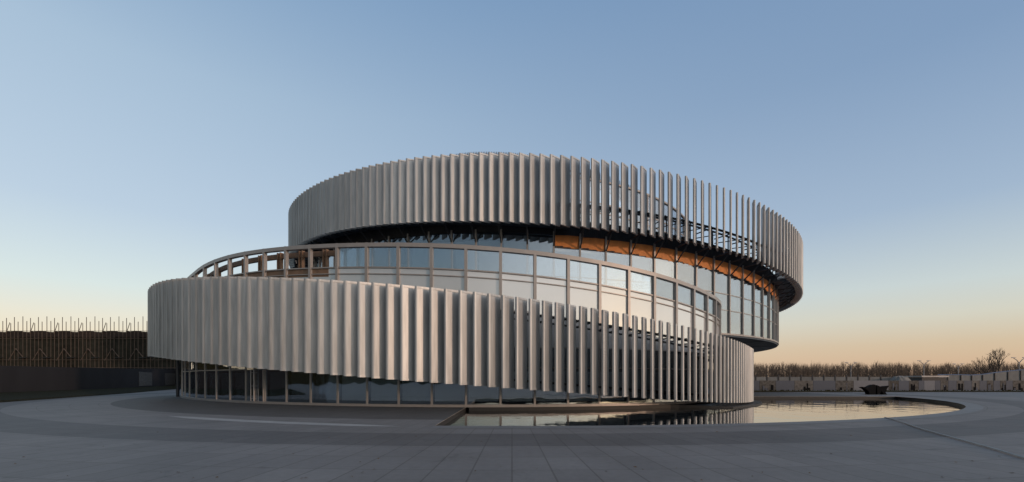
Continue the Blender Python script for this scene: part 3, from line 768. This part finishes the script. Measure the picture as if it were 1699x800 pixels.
# lamps
def lamp(px, ytop, Y, label):
    r = empty('street_lamp', (lx(px, Y), Y, 0), label, 'street lamp', 'double arm street lamps beyond the hoarding'); z = CH+(HOR-ytop)*Y/F
    q = MB(); q.tube((0,0,0), (0,0,z-.9), .10, .07, 8); q.build('post', 'lamp', r)
    for s_ in (-1, 1):
        q = MB(); q.tube((0,0,z-.9), (s_*.45,0,z-.35), .055, n=6); q.tube((s_*.45,0,z-.35), (s_*1.0,0,z), .05, n=6); q.build('arm', 'lamp', r)
        q = MB(); q.box8([(s_*.95-.35,-.12,z-.0),(s_*.95+.35,-.12,z-.0),(s_*.95+.35,.12,z),(s_*.95-.35,.12,z),(s_*.95-.3,-.1,z+.12),(s_*.95+.3,-.1,z+.12),(s_*.95+.3,.1,z+.12),(s_*.95-.3,.1,z+.12)]); q.build('lamp_head', 'lamp', r)
lamp(1412, 602, 100, 'distant double arm street lamp above the fence nearest the building')
lamp(1533, 599, 92, 'double arm street lamp rising behind the low site hut')
lamp(1590, 604, 105, 'small double arm street lamp between the site hut and the bare trees')
lamp(1691, 594, 78, 'tallest double arm street lamp at the right edge')
# far wood
wd = MB()
random.seed(3)
hn = np.convolve(np.random.RandomState(4).uniform(-1, 1, 700), np.ones(5)/5, 'same')*6+np.convolve(np.random.RandomState(5).uniform(-1, 1, 700), np.ones(31)/31, 'same')*9
def twig(a, b, r):
    a = Vector(a); b = Vector(b); wd.add([a+Vector((-r,0,0)), a+Vector((r,0,0)), a+Vector((0,r,0)), b], [(0,1,3), (1,2,3), (2,0,3)])
for i in range(4200):
    Y = random.uniform(150, 190); px = random.uniform(1225, 2300); X = lx(px, Y)
    top = CH+(HOR-(601.5+float(hn[int(px-1220) % 690])+random.choice((random.uniform(-3,1), random.uniform(0, 9)))))*Y/F*.97
    twig((X, Y, 0), (X+random.uniform(-.4,.4), Y, top), .085)
    for k in range(8):
        z = random.uniform(.8, top*.8); a = random.choice((-1, 1))*random.uniform(.25, 1.1); twig((X, Y, z), (X+a, Y+random.uniform(-.6,.6), min(top, z+random.uniform(1.2, 3))), .055)
for i in range(3000):
    px = random.uniform(1225, 2300); Y = random.uniform(148, 152); X = lx(px, Y); h = random.uniform(1.0, 3.2)
    twig((X, Y, 0), (X+random.uniform(-1,1), Y, h), .35)
o = wd.build('bare_wood', 'bark', kind='stuff'); tag(o, 'far dense belt of bare winter trees on the right horizon', 'woods')
# two bare trees nearer
def bare_tree(px, Y, h, label, lean=0):
    r = empty('bare_tree', (lx(px, Y), Y, 0), label, 'tree', 'bare trees at the right'); t = MB(); c = MB()
    def br(p, d, L, rad, lvl):
        e_ = p+d*L; (t if lvl == 0 else c).tube(p, e_, rad, rad*.65, 5)
        if lvl >= 5: return
        for k in range(3 if lvl else 4):
            ax = Vector((random.uniform(-1,1), random.uniform(-1,1), random.uniform(-.2,.5))).normalized()
            nd_ = (d+ax*(.55 if k else .15)).normalized(); st = p+d*L*(1 if k < 2 else random.uniform(.5, .95)); br(st, nd_, L*random.uniform(.62, .8), rad*.6, lvl+1)
    br(Vector((0,0,0)), Vector((lean, 0, 1)).normalized(), h*.33, h*.022, 0)
    t.build('trunk', 'bark', r); c.build('crown', 'bark', r)
random.seed(11)
bare_tree(1657, 80, 7.2, 'taller bare tree right of its neighbour behind the hoarding')
bare_tree(1641, 84, 6.0, 'shorter bare tree leaning left behind the hoarding', -.25)
# added unseen ridge behind the camera, keeps bright horizon sky out of the reflections
rg = MB(); V = []
random.seed(9)
for i in range(241):
    a = R(95)+R(211)*i/240; h = 5+2.2*math.sin(i/9)+1.4*math.sin(i/3.1)+random.uniform(0, 1.6)
    if i % 37 in (5, 6, 7, 8): h += 4
    x, y = 140*math.sin(a), 140*math.cos(a); V += [(x, y, -.5), (x, y, h), (x*1.3, y*1.3, h+1), (x*1.3, y*1.3, -.5)]
rg.add(V, [(4*i+k, 4*i+k+4, 4*i+(k+1) % 4+4, 4*i+(k+1) % 4) for i in range(240) for k in range(4)])
rg.build('hills', 'verge', kind='structure')
# hose across the paving
hs = MB(); pts = [(1468,694),(1480,696.5),(1500,703),(1530,713.5),(1560,722),(1600,733),(1650,747),(1705,764)]
pw = []
for x, y in pts:
    Y = CH*F/(y-HOR); pw.append((lx(x, Y), Y, .03))
for a, b in zip(pw[:-1], pw[1:]): hs.tube(a, b, .02, n=8)
o = hs.build('hose', 'hose'); tag(o, 'thin pale hose lying across the paving beside the pool', 'hose')
# dry leaves
random.seed(5)
lf = MB()
for i in range(46):
    px = random.uniform(20, 1680); yy = random.uniform(712, 798); Y = CH*F/(yy-HOR); X = lx(px, Y); s_ = random.uniform(.02, .045); a = random.uniform(0, 6)
    lf.add([(X+s_*math.cos(a), Y+s_*math.sin(a), .01), (X+s_*.5*math.cos(a+1.6), Y+s_*.5*math.sin(a+1.6), .02), (X-s_*math.cos(a), Y-s_*math.sin(a), .012), (X+s_*.5*math.cos(a-1.6), Y+s_*.5*math.sin(a-1.6), .008)], [(0,1,2,3)])
o = lf.build('fallen_leaves', 'leaf', kind='stuff'); tag(o, 'few small dry leaves scattered over the grey paving', 'leaves')
print('SIZE', len(fins))
